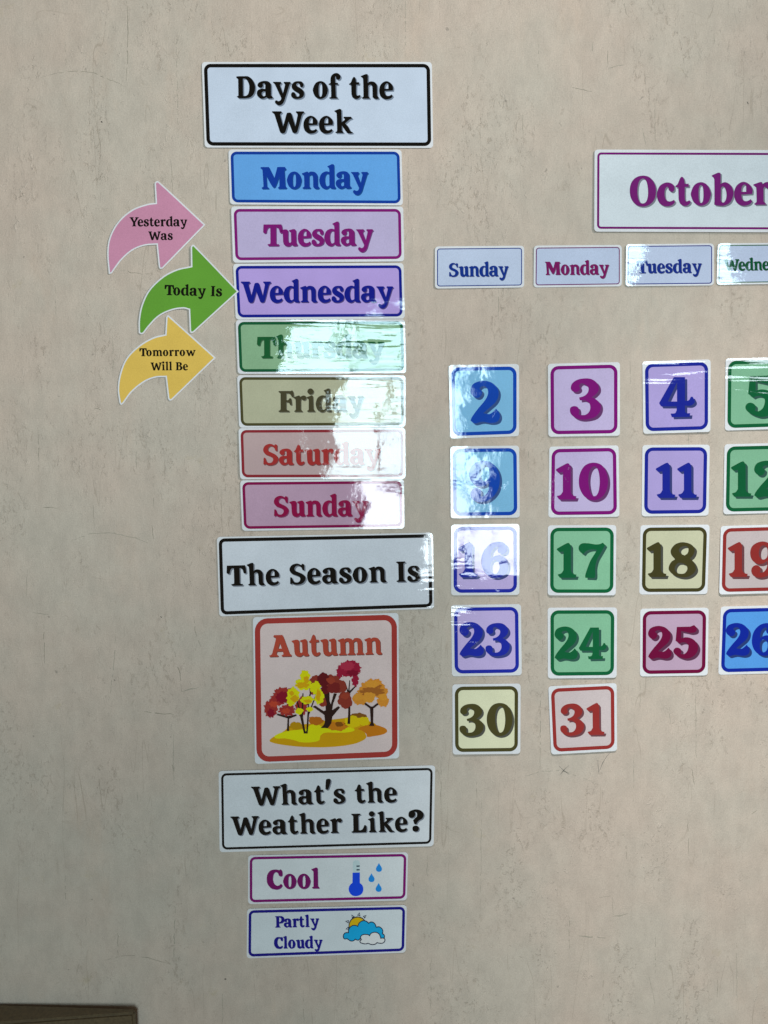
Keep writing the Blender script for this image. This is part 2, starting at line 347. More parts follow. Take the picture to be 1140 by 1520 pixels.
def text_polys(t, x0, x1, y0, y1, cap, dx=0, dy=0):
    """one line of lettering from pixel x0 to x1, baseline y0 at the left to y1 at the right"""
    sx = cap / 100
    def layout(trk):
        x = 0; pos = []
        for i, ch in enumerate(t):
            if ch == ' ': x += 36 + trk; continue
            pos.append((ch, x)); a = G[ch][0]
            x += a + trk + KERN.get(t[i:i+2], 0)
        lv, _ = glyph_tris(pos[-1][0])
        return pos, pos[-1][1] + max(v[0] for v in lv)
    W = (x1 - x0) / sx
    _, w0 = layout(0)
    st = (W / w0) ** 0.6                       # share the fit between stretch and tracking
    n = max(1, len(t) - 1)
    trk = (W / st - w0) / n
    if len(t) == 1: st = W / w0; trk = 0
    pos, wf = layout(trk)
    out = []
    sl = (y1 - y0) / (x1 - x0)
    for ch, gx in pos:
        v, f = glyph_tris(ch)
        pts = []
        for (a, b) in v:
            X = (gx + a) * sx * st; Y = -b * sx
            pts.append((x0 + X - Y * sl * 1.0 + dx, y0 + sl * X + Y + dy))
        out.append((pts, f))
    return out

# ------------------------------------------------------------------ card builder
SHADOW_COL = {}
def mixc(a, b, t): return tuple(int(x * (1 - t) + y * t) for x, y in zip(a, b))
rng = random.Random(4)
def make_card(name, quad, label, cat, group, panel, ring, ink, texts, m=3.2, t=4.5, r=9, cr=5,
              sh=(1.2, 1.3), shc=None, lift=None, curl=(0, 0, 0.0), crinkle=0.4, k=0.8):
    LIT[0] = k
    if lift is None: lift = [rng.uniform(0.0, 1.1) for _ in range(4)]
    cd_ = Card(quad, lift); cd_.curl = [float(c) for c in curl]; cd_.crinkle = float(crinkle)
    root = slab(name, cd_, rrect(quad, 0, cr), label, cat, group)
    v, f = tri([(1, rrect(quad, m + t - 0.6, max(2, r - t)))])
    sheet('panel', cd_, [(v, f)], print_mat(panel), root, 1)
    v, f = tri([(1, rrect(quad, m, r)), (-1, rrect(quad, m + t, max(2, r - t)))])
    sheet('border', cd_, [(v, f)], print_mat(ring), root, 2)
    if shc is None: shc = mixc(mixc(ink, (95, 95, 105), 0.65), panel, 0.15)
    polys, shad = [], []
    for (tx, x0, x1, y0, y1, cap) in texts:
        polys += text_polys(tx, x0, x1, y0, y1, cap)
        if sh: shad += text_polys(tx, x0, x1, y0, y1, cap, sh[0], sh[1])
    le = sheet('lettering', cd_, polys, print_mat(ink), root, 4)
    if sh:
        so = sheet('printed_shadow', cd_, shad, print_mat(shc), le, 3)
    return root, cd_

TG = 'heading cards with black frames'
BLK = (9, 11, 15)
DG = 'day of the week cards in the tall column'
make_card('heading_card', [(299.5,92),(641,92),(643,219.6),(304,219)], 'white heading card reading Days of the Week at the top of the tall column', 'card', TG,
          (199,209,228), BLK, BLK, [('Days of the', 350.4, 583.6, 146, 146.6, 33), ('Week', 403.5, 524, 197.3, 197.6, 32.5)], m=2.8, t=5.3, r=10, sh=(1.8,1.7), shc=(122,132,148), curl=(0.05, 0.05, 0.1), k=0.82)
make_card('day_card', [(339,222),(596,222),(598,305),(341.5,303.5)], 'light blue card reading Monday with dark blue frame', 'card', DG,
          (101,162,226), (8,60,150), (8,58,150), [('Monday', 386.7, 547, 280.3, 279.4, 32.3)], m=3, t=4.2, shc=(26,78,140), curl=(0.04, 0.03, 0.1), k=0.8)
make_card('day_card', [(343,306.5),(598.5,306.5),(600,388),(346,390)], 'pale lilac pink card reading Tuesday with purple frame', 'card', DG,
          (184,171,205), (125,28,110), (122,27,108), [('Tuesday', 390.8, 554.5, 365.2, 364.2, 32)], m=3.6, t=4.2, shc=(105,65,115), curl=(0.03, 0.02, 0.1), k=0.78)
make_card('day_card', [(346,391.5),(599,390.5),(601,473),(350,474.5)], 'violet card reading Wednesday touched by the tip of the green arrow', 'card', DG,
          (176,152,212), (22,32,132), (20,30,130), [('Wednesday', 357.4, 584.2, 448.8, 448.4, 31.2)], m=3.2, t=4.2, shc=(80,68,120), curl=(-0.018, 0.012, 0.2), crinkle=0.8, k=0.76)
make_card('day_card', [(350,475),(601,474),(603,554),(353,555)], 'green card reading Thursday, half lost in glare', 'card', DG,
          (132,168,132), (20,84,52), (26,86,48), [('Thursday', 381.6, 571, 531.5, 530.8, 31.5)], m=2.8, t=4.2, shc=(62,98,70), curl=(0.050, 0.0, 1.5), crinkle=1.0, k=0.73)
make_card('day_card', [(352,557),(602,557),(602,634),(355,635)], 'khaki card reading Friday with olive frame', 'card', DG,
          (170,168,142), (72,68,42), (68,64,46), [('Friday', 413.4, 541, 611.4, 611, 31)], m=2.8, t=4.0, shc=(104,102,88), curl=(0.012, 0.0, 1.8), crinkle=0.8, k=0.69)
make_card('day_card', [(354,635.5),(601.5,634.5),(602,711),(356.5,711.5)], 'dusty pink card reading Saturday with brick red frame', 'card', DG,
          (172,148,148), (128,40,48), (150,46,46), [('Saturday', 390.4, 566, 690, 689.5, 30.5)], m=2.8, t=4.0, shc=(115,70,72), curl=(0.01, 0.0, 0.4), crinkle=0.8, k=0.65)
make_card('day_card', [(356.5,713),(599.5,711),(600.5,784.5),(359.5,788)], 'mauve card reading Sunday with crimson frame, lowest of the day column', 'card', DG,
          (164,134,154), (115,15,65), (125,12,60), [('Sunday', 406.3, 547.5, 766.6, 766, 30)], m=2.8, t=4.0, shc=(112,58,88), curl=(-0.02, 0.0, 0.1), crinkle=0.6, k=0.6)
make_card('heading_card', [(322,797),(642.5,790.5),(644.5,903.5),(325.5,915)], 'white heading card reading The Season Is above the autumn picture', 'card', TG,
          (177,180,187), BLK, BLK, [('The Season Is', 336.8, 623.6, 869.8, 863, 30.2)], m=2.4, t=5.0, r=9, sh=(1.8,1.6), shc=(110,113,122), curl=(-0.083, 0.012, 0.8), crinkle=0.3, k=0.54)
aut, autc = make_card('season_card', [(375.5,916),(591.5,909.7),(592.5,1125.5),(378.5,1134)], 'square card reading Autumn over a picture of autumn trees', 'card', None,
          (186,167,164), (142,50,46), (154,62,48), [('Autumn', 399.7, 567.4, 975, 971, 32)], m=2.4, t=8.0, r=19, sh=(1.0,1.1), shc=(98,62,58), curl=(0.02, -0.02, 0.5), crinkle=0.3, k=0.54)
make_card('heading_card', [(324.5,1144.5),(646,1136),(643.7,1256),(326,1265)], "white heading card reading What's the Weather Like? with a question mark", 'card', TG,
          (169,171,178), (12,14,17), (10,11,14), [("What's the", 373, 589.4, 1195.8, 1190.6, 28.3), ('Weather Like?', 342.2, 629.4, 1239.8, 1233.7, 28)], m=3.6, t=3.4, r=8, sh=(1.5,1.2), shc=(100,103,112), k=0.46)
cool, coolc = make_card('weather_card', [(368.3,1269.7),(605.7,1265),(604,1336.3),(368.3,1342)], 'white card reading Cool with a printed thermometer and drops', 'card', 'weather cards',
          (166,168,178), (95,10,80), (90,0,74), [('Cool', 396, 474.2, 1319.2, 1318.6, 27.8)], m=2.4, t=3.8, r=8, sh=(0.8,0.8), shc=(92,60,96), k=0.43)
part, partc = make_card('weather_card', [(366.8,1349),(603.8,1343.4),(602.3,1414),(366.2,1422.6)], 'white card reading Partly Cloudy with a printed sun and clouds', 'card', 'weather cards',
          (163,167,178), (14,14,98), (14,14,102), [('Partly', 408.3, 474, 1376.7, 1375.6, 16.6), ('Cloudy', 406.7, 479, 1407.9, 1407.2, 16.6)], m=2.4, t=4.0, r=8, sh=(0.5,0.5), shc=(60,60,120), k=0.43)
make_card('month_card', [(882.5,222),(1222,223),(1222,345),(882,343.8)], 'large white card reading October, running out of the picture on the right', 'card', None,
          (202,209,229), (112,28,104), (112,34,108), [('October', 935, 1145, 305.6, 303.9, 43.5)], m=4.2, t=3.2, r=6, sh=(2.0,1.9), shc=(118,122,132), k=0.73)
HG = 'small weekday header cards above the number grid'
HP = (186,196,220)
make_card('weekday_header', [(645.7,365.9),(778,364.7),(778,426.7),(645.7,428.4)], 'small white header card with dark blue Sunday', 'card', HG,
          HP, (42,62,130), (20,50,132), [('Sunday', 666.3, 755.2, 410.6, 410, 20)], m=3, t=1.4, r=4.5, sh=(0.7,0.7), curl=(0.0,0.035,0.3), k=0.76)
make_card('weekday_header', [(792.6,364.6),(923,363.5),(923,425),(792,426.7)], 'small white header card with plum Monday', 'card', HG,
          HP, (108,35,100), (120,28,90), [('Monday', 808.9, 904.3, 408, 407.4, 19.5)], m=3, t=1.4, r=4.5, sh=(0.9,0.8), curl=(-0.085,0.05,0.6), k=0.77)
make_card('weekday_header', [(929.5,362.6),(1059.7,361.3),(1059.7,423.6),(928.6,425)], 'small white header card with navy Tuesday', 'card', HG,
          HP, (35,45,130), (25,48,130), [('Tuesday', 944.8, 1042, 405.6, 404.8, 18.7)], m=2.6, t=1.4, r=4.5, sh=(0.7,0.7), curl=(-0.140,-0.085,1.4), crinkle=0.8, k=0.78)
make_card('weekday_header', [(1065.4,361.3),(1196,360),(1195,421),(1063.7,422.7)], 'small white header card with dark green Wednesday, cut by the picture edge', 'card', HG,
          HP, (30,90,52), (18,80,50), [('Wednesday', 1074.2, 1188, 401.8, 400, 17)], m=2.6, t=1.4, r=4.5, sh=(0.7,0.7), curl=(-0.218,-0.078,1.2), crinkle=0.8, k=0.79)

NG = 'date number cards in the calendar grid'
BL = ((120,172,228), (14,66,160)); PU = ((192,176,213), (124,25,114)); VI = ((178,161,216), (30,42,148))
GR = ((134,187,152), (14,96,58)); OL = ((205,203,172), (70,66,38)); RE = ((206,190,190), (152,52,50)); CR = ((196,166,190), (115,15,62))
LITN = {'2':.67,'3':.8,'4':.87,'5':.92,'9':.66,'10':.8,'11':.89,'12':.96,'16':.66,'17':.81,'18':.9,'19':.97,'23':.65,'24':.81,'25':.91,'26':.98,'30':.66,'31':.81}
def num(txt, quad, cols, x0, x1, base, cap, where, **k):
    k['k'] = LITN[txt]; k.setdefault('shc', mixc(cols[1], (84, 86, 98), 0.55))
    make_card('date_card', quad, '%s card printed with %s, %s' % where_col(cols, txt, where), 'card', NG, cols[0], cols[1], cols[1],
              [(txt, x0, x1, base, base + k.pop('sl', 0), cap)], m=k.pop('m', 3.6), t=k.pop('t', 5.2), r=12, cr=4.5, sh=k.pop('sh', (3.4, 3.2)), **k)
def where_col(cols, txt, where): return (where[0], txt, where[1])
num('2', [(666,541.8),(770.4,540.3),(770.4,647.4),(668.4,651)], BL, 698.4, 742, 626.5, 60, ('light blue', 'under the Sunday header'), curl=(0.005,0.0,0.0), crinkle=1.2)
num('3', [(813.3,540),(920.2,537.4),(920.2,646.7),(814,648.4)], PU, 846, 891.8, 621.5, 60.3, ('lilac', 'between the numbers 2 and 4'), curl=(-0.03,0.0,0.0), crinkle=0.5)
num('4', [(953.6,536.5),(1054.8,533.4),(1054.6,641),(954.8,644)], VI, 978.3, 1031.2, 618.6, 59.5, ('violet', 'right of the number 3'), curl=(-0.2,-0.203,0.7), crinkle=0.4)
num('5', [(1077.2,532.2),(1179,530),(1179,636),(1076,639.2)], GR, 1106.4, 1154, 617.6, 60, ('green', 'topmost at the right edge'), curl=(-0.27,-0.19,0.9))
num('9', [(668.4,662.6),(770.4,661.4),(771.6,768.3),(669.2,769.5)], BL, 696.7, 742, 744, 59, ('light blue', 'washed out by glare below the number 2'), curl=(-0.010,0.0,0.1), crinkle=1.1)
num('10', [(815.3,663),(918.2,661),(919.5,767),(814,768.3)], PU, 825, 902.5, 741.4, 53.6, ('lilac', 'below the number 3'), curl=(-0.050,0.0,0.0), crinkle=1.3)
num('16', [(669.7,778.8),(770.9,777.6),(771,883),(669.7,883.7)], VI, 679.5, 754.4, 856.7, 51.5, ('violet', 'half in glare, third tile of the leftmost column'), curl=(-0.058,-0.012,0.3), crinkle=1.3)
num('17', [(813.3,779.8),(914.8,779.3),(914,883.7),(812.9,883.7)], GR, 826.4, 898.2, 857.6, 51.6, ('green', 'middle tile of the column under the plum Monday header'), crinkle=0.3)
num('11', [(953.6,660.6),(1053.6,660),(1051.7,765.3),(952.4,766.5)], VI, 973.3, 1034.6, 739, 52, ('violet', 'with two plain ones, in the third column below the 4'), crinkle=0.2)
num('12', [(1075.5,659.4),(1177,657),(1175,761),(1073.6,763.3)], GR, 1085, 1160, 737.2, 52.2, ('green', 'cut by the right edge below the number 5'), crinkle=0.2)
num('18', [(950.7,779.6),(1053.4,778.6),(1050,881.8),(949,882.5)], OL, 960, 1033, 856.4, 51.5, ('olive', 'below the number 11'), crinkle=0.2)
num('19', [(1069.9,780.8),(1171,778),(1169,880),(1067.5,882.5)], RE, 1080.2, 1153, 856.4, 51.6, ('red', 'cut by the right edge below the number 12'), crinkle=0.2)
num('23', [(669.7,898),(773.3,896.7),(774.5,1002.3),(670.9,1004)], VI, 682, 756.6, 973, 48.6, ('violet', 'wavy with pale streaks, under the glare-washed pair on the left'), curl=(0.0,0.03,0.9), crinkle=0.3, m=4)
num('24', [(812.9,902),(916,901.6),(915.3,1006),(813.3,1007.2)], GR, 823.2, 900.3, 978, 47, ('green', 'second tile up in the column over the pencilled cross'), curl=(0.0,0.03,0.8), crinkle=0.3, m=4)
num('25', [(950.5,903.6),(1052,902),(1050.5,1002.5),(950,1004.2)], CR, 962, 1036.2, 976.7, 46.6, ('crimson framed mauve', 'below the number 18'), crinkle=0.1)
num('26', [(1070,900.4),(1171,898),(1168,999),(1066.3,1001.7)], ((94,164,238),(0,44,162)), 1077.6, 1151, 972.4, 46.6, ('bright blue', 'cut by the right edge below the number 19'), crinkle=0.1)
num('30', [(671.4,1015.8),(772.8,1014.6),(772.3,1118.8),(672,1120)], OL, 682, 760.8, 1091.8, 47.4, ('olive', 'lowest below the Sunday header'), crinkle=0.1, sh=(2.6,2.6))
num('31', [(813.8,1018.8),(915.3,1013.9),(916,1114.6),(818.3,1120)], RE, 831.8, 897.6, 1091.4, 47.2, ('red', 'above the pencilled marks'), crinkle=0.1, sh=(2.6,2.6), sl=-0.8)

# ------------------------------------------------------------------ arrows
def inset(p, d):
    if area2(p) < 0: p = p[::-1]
    q = [p[0]]
    for a in p[1:]:
        if math.hypot(a[0]-q[-1][0], a[1]-q[-1][1]) > 0.8: q.append(a)
    p = q; n = len(p); out = []
    for i in range(n):
        a, b, c = Vector(p[i-1]), Vector(p[i]), Vector(p[(i+1) % n])
        t1 = (b-a).normalized(); t2 = (c-b).normalized()
        n1 = Vector((-t1.y, t1.x)); n2 = Vector((-t2.y, t2.x))
        m_ = n1 + n2
        if m_.length < 1e-4: m_ = n1
        m_.normalize(); k = d / max(0.45, m_.dot(n1))
        out.append((b.x + m_.x*k, b.y + m_.y*k))
    return out
LIT[0] = 0.74
def arrow(pts, col, label, texts, lift, curl, crinkle):
    P = []
    for tok in pts.split():
        c = tok.endswith('!'); a, b = tok.rstrip('!').split(',')
        P.append((150 + float(a)/4.343, 260 + float(b)/4.343, c))
    o = spline_pts(P, 6)
    xs = [p[0] for p in o]; ys = [p[1] for p in o]
    q = [(min(xs), min(ys)), (max(xs), min(ys)), (max(xs), max(ys)), (min(xs), max(ys))]
    cd_ = Card(q, lift); cd_.curl = list(curl); cd_.crinkle = crinkle
    root = slab('arrow_card', cd_, o, label, 'arrow card', 'curved arrow cards left of the day column', thick=0.0003)
    sheet('panel', cd_, [tri([(1, inset(o, 2.1))])], print_mat(col), root, 1)
    pol = []
    for tx in texts: pol += text_polys(*tx)
    sheet('lettering', cd_, pol, print_mat((12,12,18)), root, 3)
arrow("673,320! 376,44 360,38 345,50! 352,178! 300,185 200,222 110,300 55,400 40,500 50,636! 68,634 82,615! 135,545 205,485 280,455 358,448! 372,590! 380,604 398,602!",
      (194,134,160), 'pink curved arrow card reading Yesterday Was',
      [('Yesterday', 192.1, 278.3, 336, 336, 13.6), ('Was', 219.8, 256.6, 356.4, 356.2, 13)], (0.5,0.6,0.5,0.3), (0.03,0.03,0.1), 0.3)
arrow("888,750! 606,456 592,448 578,462! 580,586! 490,606 400,652 310,738 262,835 243,930 243,1016! 258,1026 276,1020! 310,975 375,910 455,872 530,860 566,868! 572,1004! 580,1018 598,1014!",
      (98,152,56), 'green curved arrow card reading Today Is, pointing at Wednesday',
      [('Today Is', 244, 329.6, 438, 440, 15.2)], (1.1,1.6,1.2,1.1), (0.04,0.02,0.1), 0.4)
arrow("740,1177! 440,908 430,903 420,915! 414,1026! 335,1046 240,1102 162,1182 122,1280 108,1380 119,1468! 130,1481 146,1470! 200,1398 280,1334 350,1306 416,1302! 432,1440! 442,1453 458,1450!",
      (222,180,88), 'yellow curved arrow card reading Tomorrow Will Be',
      [('Tomorrow', 206.9, 290.5, 528.8, 528.4, 11.9), ('Will Be', 223.2, 279, 549.8, 549.6, 11.9)], (0.4,0.6,0.5,0.3), (0.05,0.03,0.1), 0.6)

# ------------------------------------------------------------------ autumn picture (pixel units of its own zoom)
LIT[0] = 0.62
def ax(p): return (370 + p[0]/4.957, 900 + p[1]/4.957)
def poly(s, per=5): return [ax(p) for p in spline(s, per)]
def blob(cx, cy, rx, ry, n=9, amp=0.09, seed=1, k=None, tr=ax):
    r_ = random.Random(seed); ph = [r_.uniform(0, 6.28) for _ in range(3)]
    k = k or n * 5; out = []
    for i in range(k):
        a = i / k * 2 * math.pi
        rr = 1 + amp * 0.9 * (abs(math.sin(a * n / 2 + ph[0])) + 0.7 * math.sin(round(n * 0.62) * a + ph[1]) + 0.45 * math.sin(round(n * 1.6) * a + ph[2])) - amp * 0.5 + 0.05 * math.sin(2*a + ph[1]) + 0.04*math.sin(3*a + ph[2])
        out.append(tr((cx + rx * rr * math.cos(a), cy + ry * rr * math.sin(a))))
    return out
def pr(name, polys, col, parent, layer, card=None):
    return sheet(name, card or autc, [tri([(1, p) for p in polys])], print_mat(col), parent, layer)
gnd = pr('printed_ground', [poly("480,860 560,840 680,825 800,810 870,840 940,880 900,900 850,915 862,960 840,985 760,1015 600,1035 400,1035 250,1020 160,1000 150,985 180,960 260,915 300,880")], (190,140,14), aut, 3)
pr('printed_slope', [poly("800,900 900,870 980,888 1015,915 990,940 900,958 868,960 862,940 830,915")], (182,108,26), gnd, 4)
pr('printed_grass', [poly("185,965 220,935 300,915 420,900 450,875 500,870 560,895 640,905 720,890 775,905 740,925 640,930 560,930 525,950 515,985 460,1000 380,1000 330,985 260,972")], (228,194,8), gnd, 4)
pr('printed_bush', [blob(345,880,50,28,8,.12,2)], (168,124,18), gnd, 5)
pr('printed_bush', [blob(800,815,62,30,9,.1,3)], (122,76,30), gnd, 5)
pr('printed_bush', [blob(490,842,52,32,8,.12,4)], (168,94,26), gnd, 5)
pr('printed_bush', [blob(760,850,62,42,9,.12,5), blob(845,845,40,32,7,.1,6)], (208,172,16), gnd, 6)
pr('printed_bush', [blob(645,882,76,34,9,.12,7)], (184,110,28), gnd, 6)
pr('printed_bush', [blob(662,868,30,18,6,.1,8)], (122,72,22), gnd, 7)
TR = (44,28,26)
def tree(label, trunk, layers, lt):
    t = pr('printed_tree', [poly(p) for p in trunk], TR, aut, lt); t['label'] = label
    for i, (col, bl) in enumerate(layers):
        pr('crown', [blob(*b) for b in bl], col, t, lt + 1 + i)
tree('tall thin printed tree with a crimson crown', ["722,865! 728,780 724,640! 700,560! 706,556! 728,620! 736,545! 742,545! 738,622! 785,580! 790,585! 742,640! 744,780 742,866!"],
     [((142,26,52), [(735,460,88,58,20,.10,11), (780,545,26,42,12,.2,12), (665,495,22,34,9,.2,13)]), ((160,44,66), [(720,440,55,30,14,.15,14)]), ((118,16,42), [(762,490,44,20,12,.2,15)])], 8)
tree('large printed tree with a rust brown crown', ["525,895! 548,872 556,845 552,800! 480,748! 466,740! 484,730! 548,772! 562,765! 560,690! 545,635! 590,635! 592,700! 600,722! 622,640! 645,645! 618,715! 610,765! 655,735! 668,745! 612,812! 604,860! 580,896!"],
     [((130,50,40), [(492,556,52,46,8,.1,21), (610,570,72,66,9,.1,22), (705,690,52,62,8,.1,23), (672,590,46,46,7,.1,24), (540,705,30,34,7,.1,25), (470,620,30,30,7,.1,19)]),
      ((92,24,30), [(548,540,46,52,7,.08,26), (560,615,36,32,6,.08,30)]), ((112,34,34), [(622,600,50,40,7,.1,27)]), ((146,58,42), [(600,545,30,26,6,.1,28), (705,660,30,24,6,.1,29)])], 12)
tree('low printed tree with a bright red crown', ["276,918! 282,825! 200,800! 208,790! 285,808! 345,795! 350,806! 293,828! 293,918!"],
     [((146,46,44), [(262,650,78,54,20,.12,31), (205,690,52,46,16,.14,30), (158,755,46,64,17,.14,32), (278,765,60,40,16,.16,33), (385,735,44,66,15,.14,34)]),
      ((124,22,40), [(245,670,50,40,14,.14,35), (160,785,26,30,10,.2,36)]), ((172,62,44), [(180,720,32,22,9,.2,37), (270,770,30,20,9,.2,38)])], 16)
tree('printed tree with twin trunks and a yellow crown', ["402,936! 374,812! 348,700! 357,698! 384,795! 391,640! 399,640! 396,822! 412,920! 420,920! 428,790! 431,700! 452,610! 460,612! 441,705! 437,780! 492,640! 499,644! 440,800! 430,936!"],
     [((238,192,20), [(410,512,34,42,9,.14,41), (400,575,62,42,11,.14,42), (322,655,48,54,10,.14,43), (305,700,28,34,8,.14,40), (488,600,38,46,9,.14,44), (516,668,34,52,9,.14,45), (425,690,46,30,9,.14,46), (368,772,28,24,7,.14,47), (445,757,24,18,7,.14,48)]),
      ((196,146,20), [(392,580,46,22,9,.2,49), (420,540,20,26,7,.2,53), (334,680,26,26,7,.2,50), (508,655,16,42,7,.2,51), (430,698,28,12,7,.2,52), (312,640,16,18,6,.2,54)])], 20)
tree('rounded printed tree with an orange crown', ["882,880! 894,855! 888,752! 826,706! 836,696! 896,738! 908,738! 955,702! 966,712! 914,752! 912,855! 922,880!"],
     [((196,126,46), [(905,598,88,60,13,.12,61), (815,680,50,48,9,.12,63), (985,696,40,46,9,.12,65), (968,630,48,46,9,.12,66), (845,630,44,40,9,.12,62)]),
      ((150,88,38), [(905,626,92,30,12,.16,67), (935,588,40,14,8,.2,60)]), ((200,134,48), [(882,670,46,38,7,.12,64), (985,668,30,26,6,.12,68), (800,668,34,26,6,.12,69), (905,572,52,26,8,.12,70)])], 20)

# ------------------------------------------------------------------ thermometer and drops, sun and clouds
LIT[0] = 0.43
def cx_(p): return (500 + p[0]/10.364, 1260 + p[1]/10.364)
def px_(p): return (500 + p[0]/10.364, 1345 + p[1]/10.364)
def pc(s, f, per=5): return [f(p) for p in spline(s, per)]
th = pr('thermometer_print', [pc("246,365! 248,210 262,185 300,176 336,185 350,210 352,365!", cx_)], (150,164,166), cool, 3, coolc)
pr('mercury', [pc("242,368! 354,364! 354,525! 392,560 408,620 392,680 350,715 292,728 235,715 195,670 182,615 200,560 240,522!", cx_)], (12,56,178), th, 4, coolc)
pr('scale_mark', [pc("302,256! 352,254! 352,276! 302,278!", cx_), pc("302,312! 352,310! 352,332! 302,334!", cx_)], (52,66,76), th, 4, coolc)
for dx, dy in ((648, 218), (533, 376), (643, 526)):
    pr('raindrop', [pc(f"{dx},{dy}! {dx+22},{dy+38} {dx+46},{dy+82} {dx+36},{dy+122} {dx},{dy+136} {dx-36},{dy+122} {dx-46},{dy+82} {dx-22},{dy+38}", cx_)], (26,106,176), cool, 3, coolc)
INK = (22,28,48)
def circ(cx, cy, r, f, n=40): return [f((cx + r*math.cos(i/n*6.2832), cy + r*math.sin(i/n*6.2832))) for i in range(n)]
sun = pr('sun_print', [circ(320, 300, 140, px_)], INK, part, 3, partc)
pr('sun_disc', [circ(320, 302, 126, px_)], (186,138,18), sun, 4, partc)
for (a, b, ang) in ((160,238,190), (165,345,160), (243,158,238), (342,128,282), (432,160,318)):
    t_ = math.radians(ang); ux, uy = math.cos(t_), math.sin(t_)
    def tp(s_): return [px_((a + ux*l*s_ - uy*w_*s_, b + uy*l*s_ + ux*w_*s_)) for l, w_ in ((34, 0), (-22, 26), (-22, -26))]
    sheet('ray', partc, [tri([(1, tp(1)), (-1, tp(0.38))])], print_mat(INK), sun, 3)
BC = "100,480 105,440 130,412 180,408! 180,370 200,330 240,300 290,298 322,312! 340,265 385,230 430,226 470,245 488,265! 520,246 560,252 592,285 606,325! 650,320 690,345 708,385 700,425! 728,445 732,480 715,500! 640,520 400,520! 360,500 340,520 310,522 285,508! 260,530 220,538 185,520 160,500! 120,505"
bc = spline(BC, 5)
cl = pr('cloud_print', [[px_(p) for p in inset(bc, -7)]], INK, part, 5, partc); cl['label'] = 'blue cloud behind the pale one'
pr('cloud_fill', [[px_(p) for p in inset(bc, 7)]], (12,128,178), cl, 6, partc)
WC = "355,545 365,525 378,520! 365,480 385,448 430,435 480,440 505,455! 520,425 560,405 610,405 650,430 670,470 675,495! 715,492 740,515 730,550 700,570 650,570 620,562! 590,585 540,592 500,580 480,572! 440,582 400,575 370,565"
wc = spline(WC, 5)
cl = pr('cloud_print', [[px_(p) for p in inset(wc, -7)]], INK, part, 7, partc); cl['label'] = 'small pale grey cloud in front'
pr('cloud_fill', [[px_(p) for p in inset(wc, 7)]], (170,190,198), cl, 8, partc)

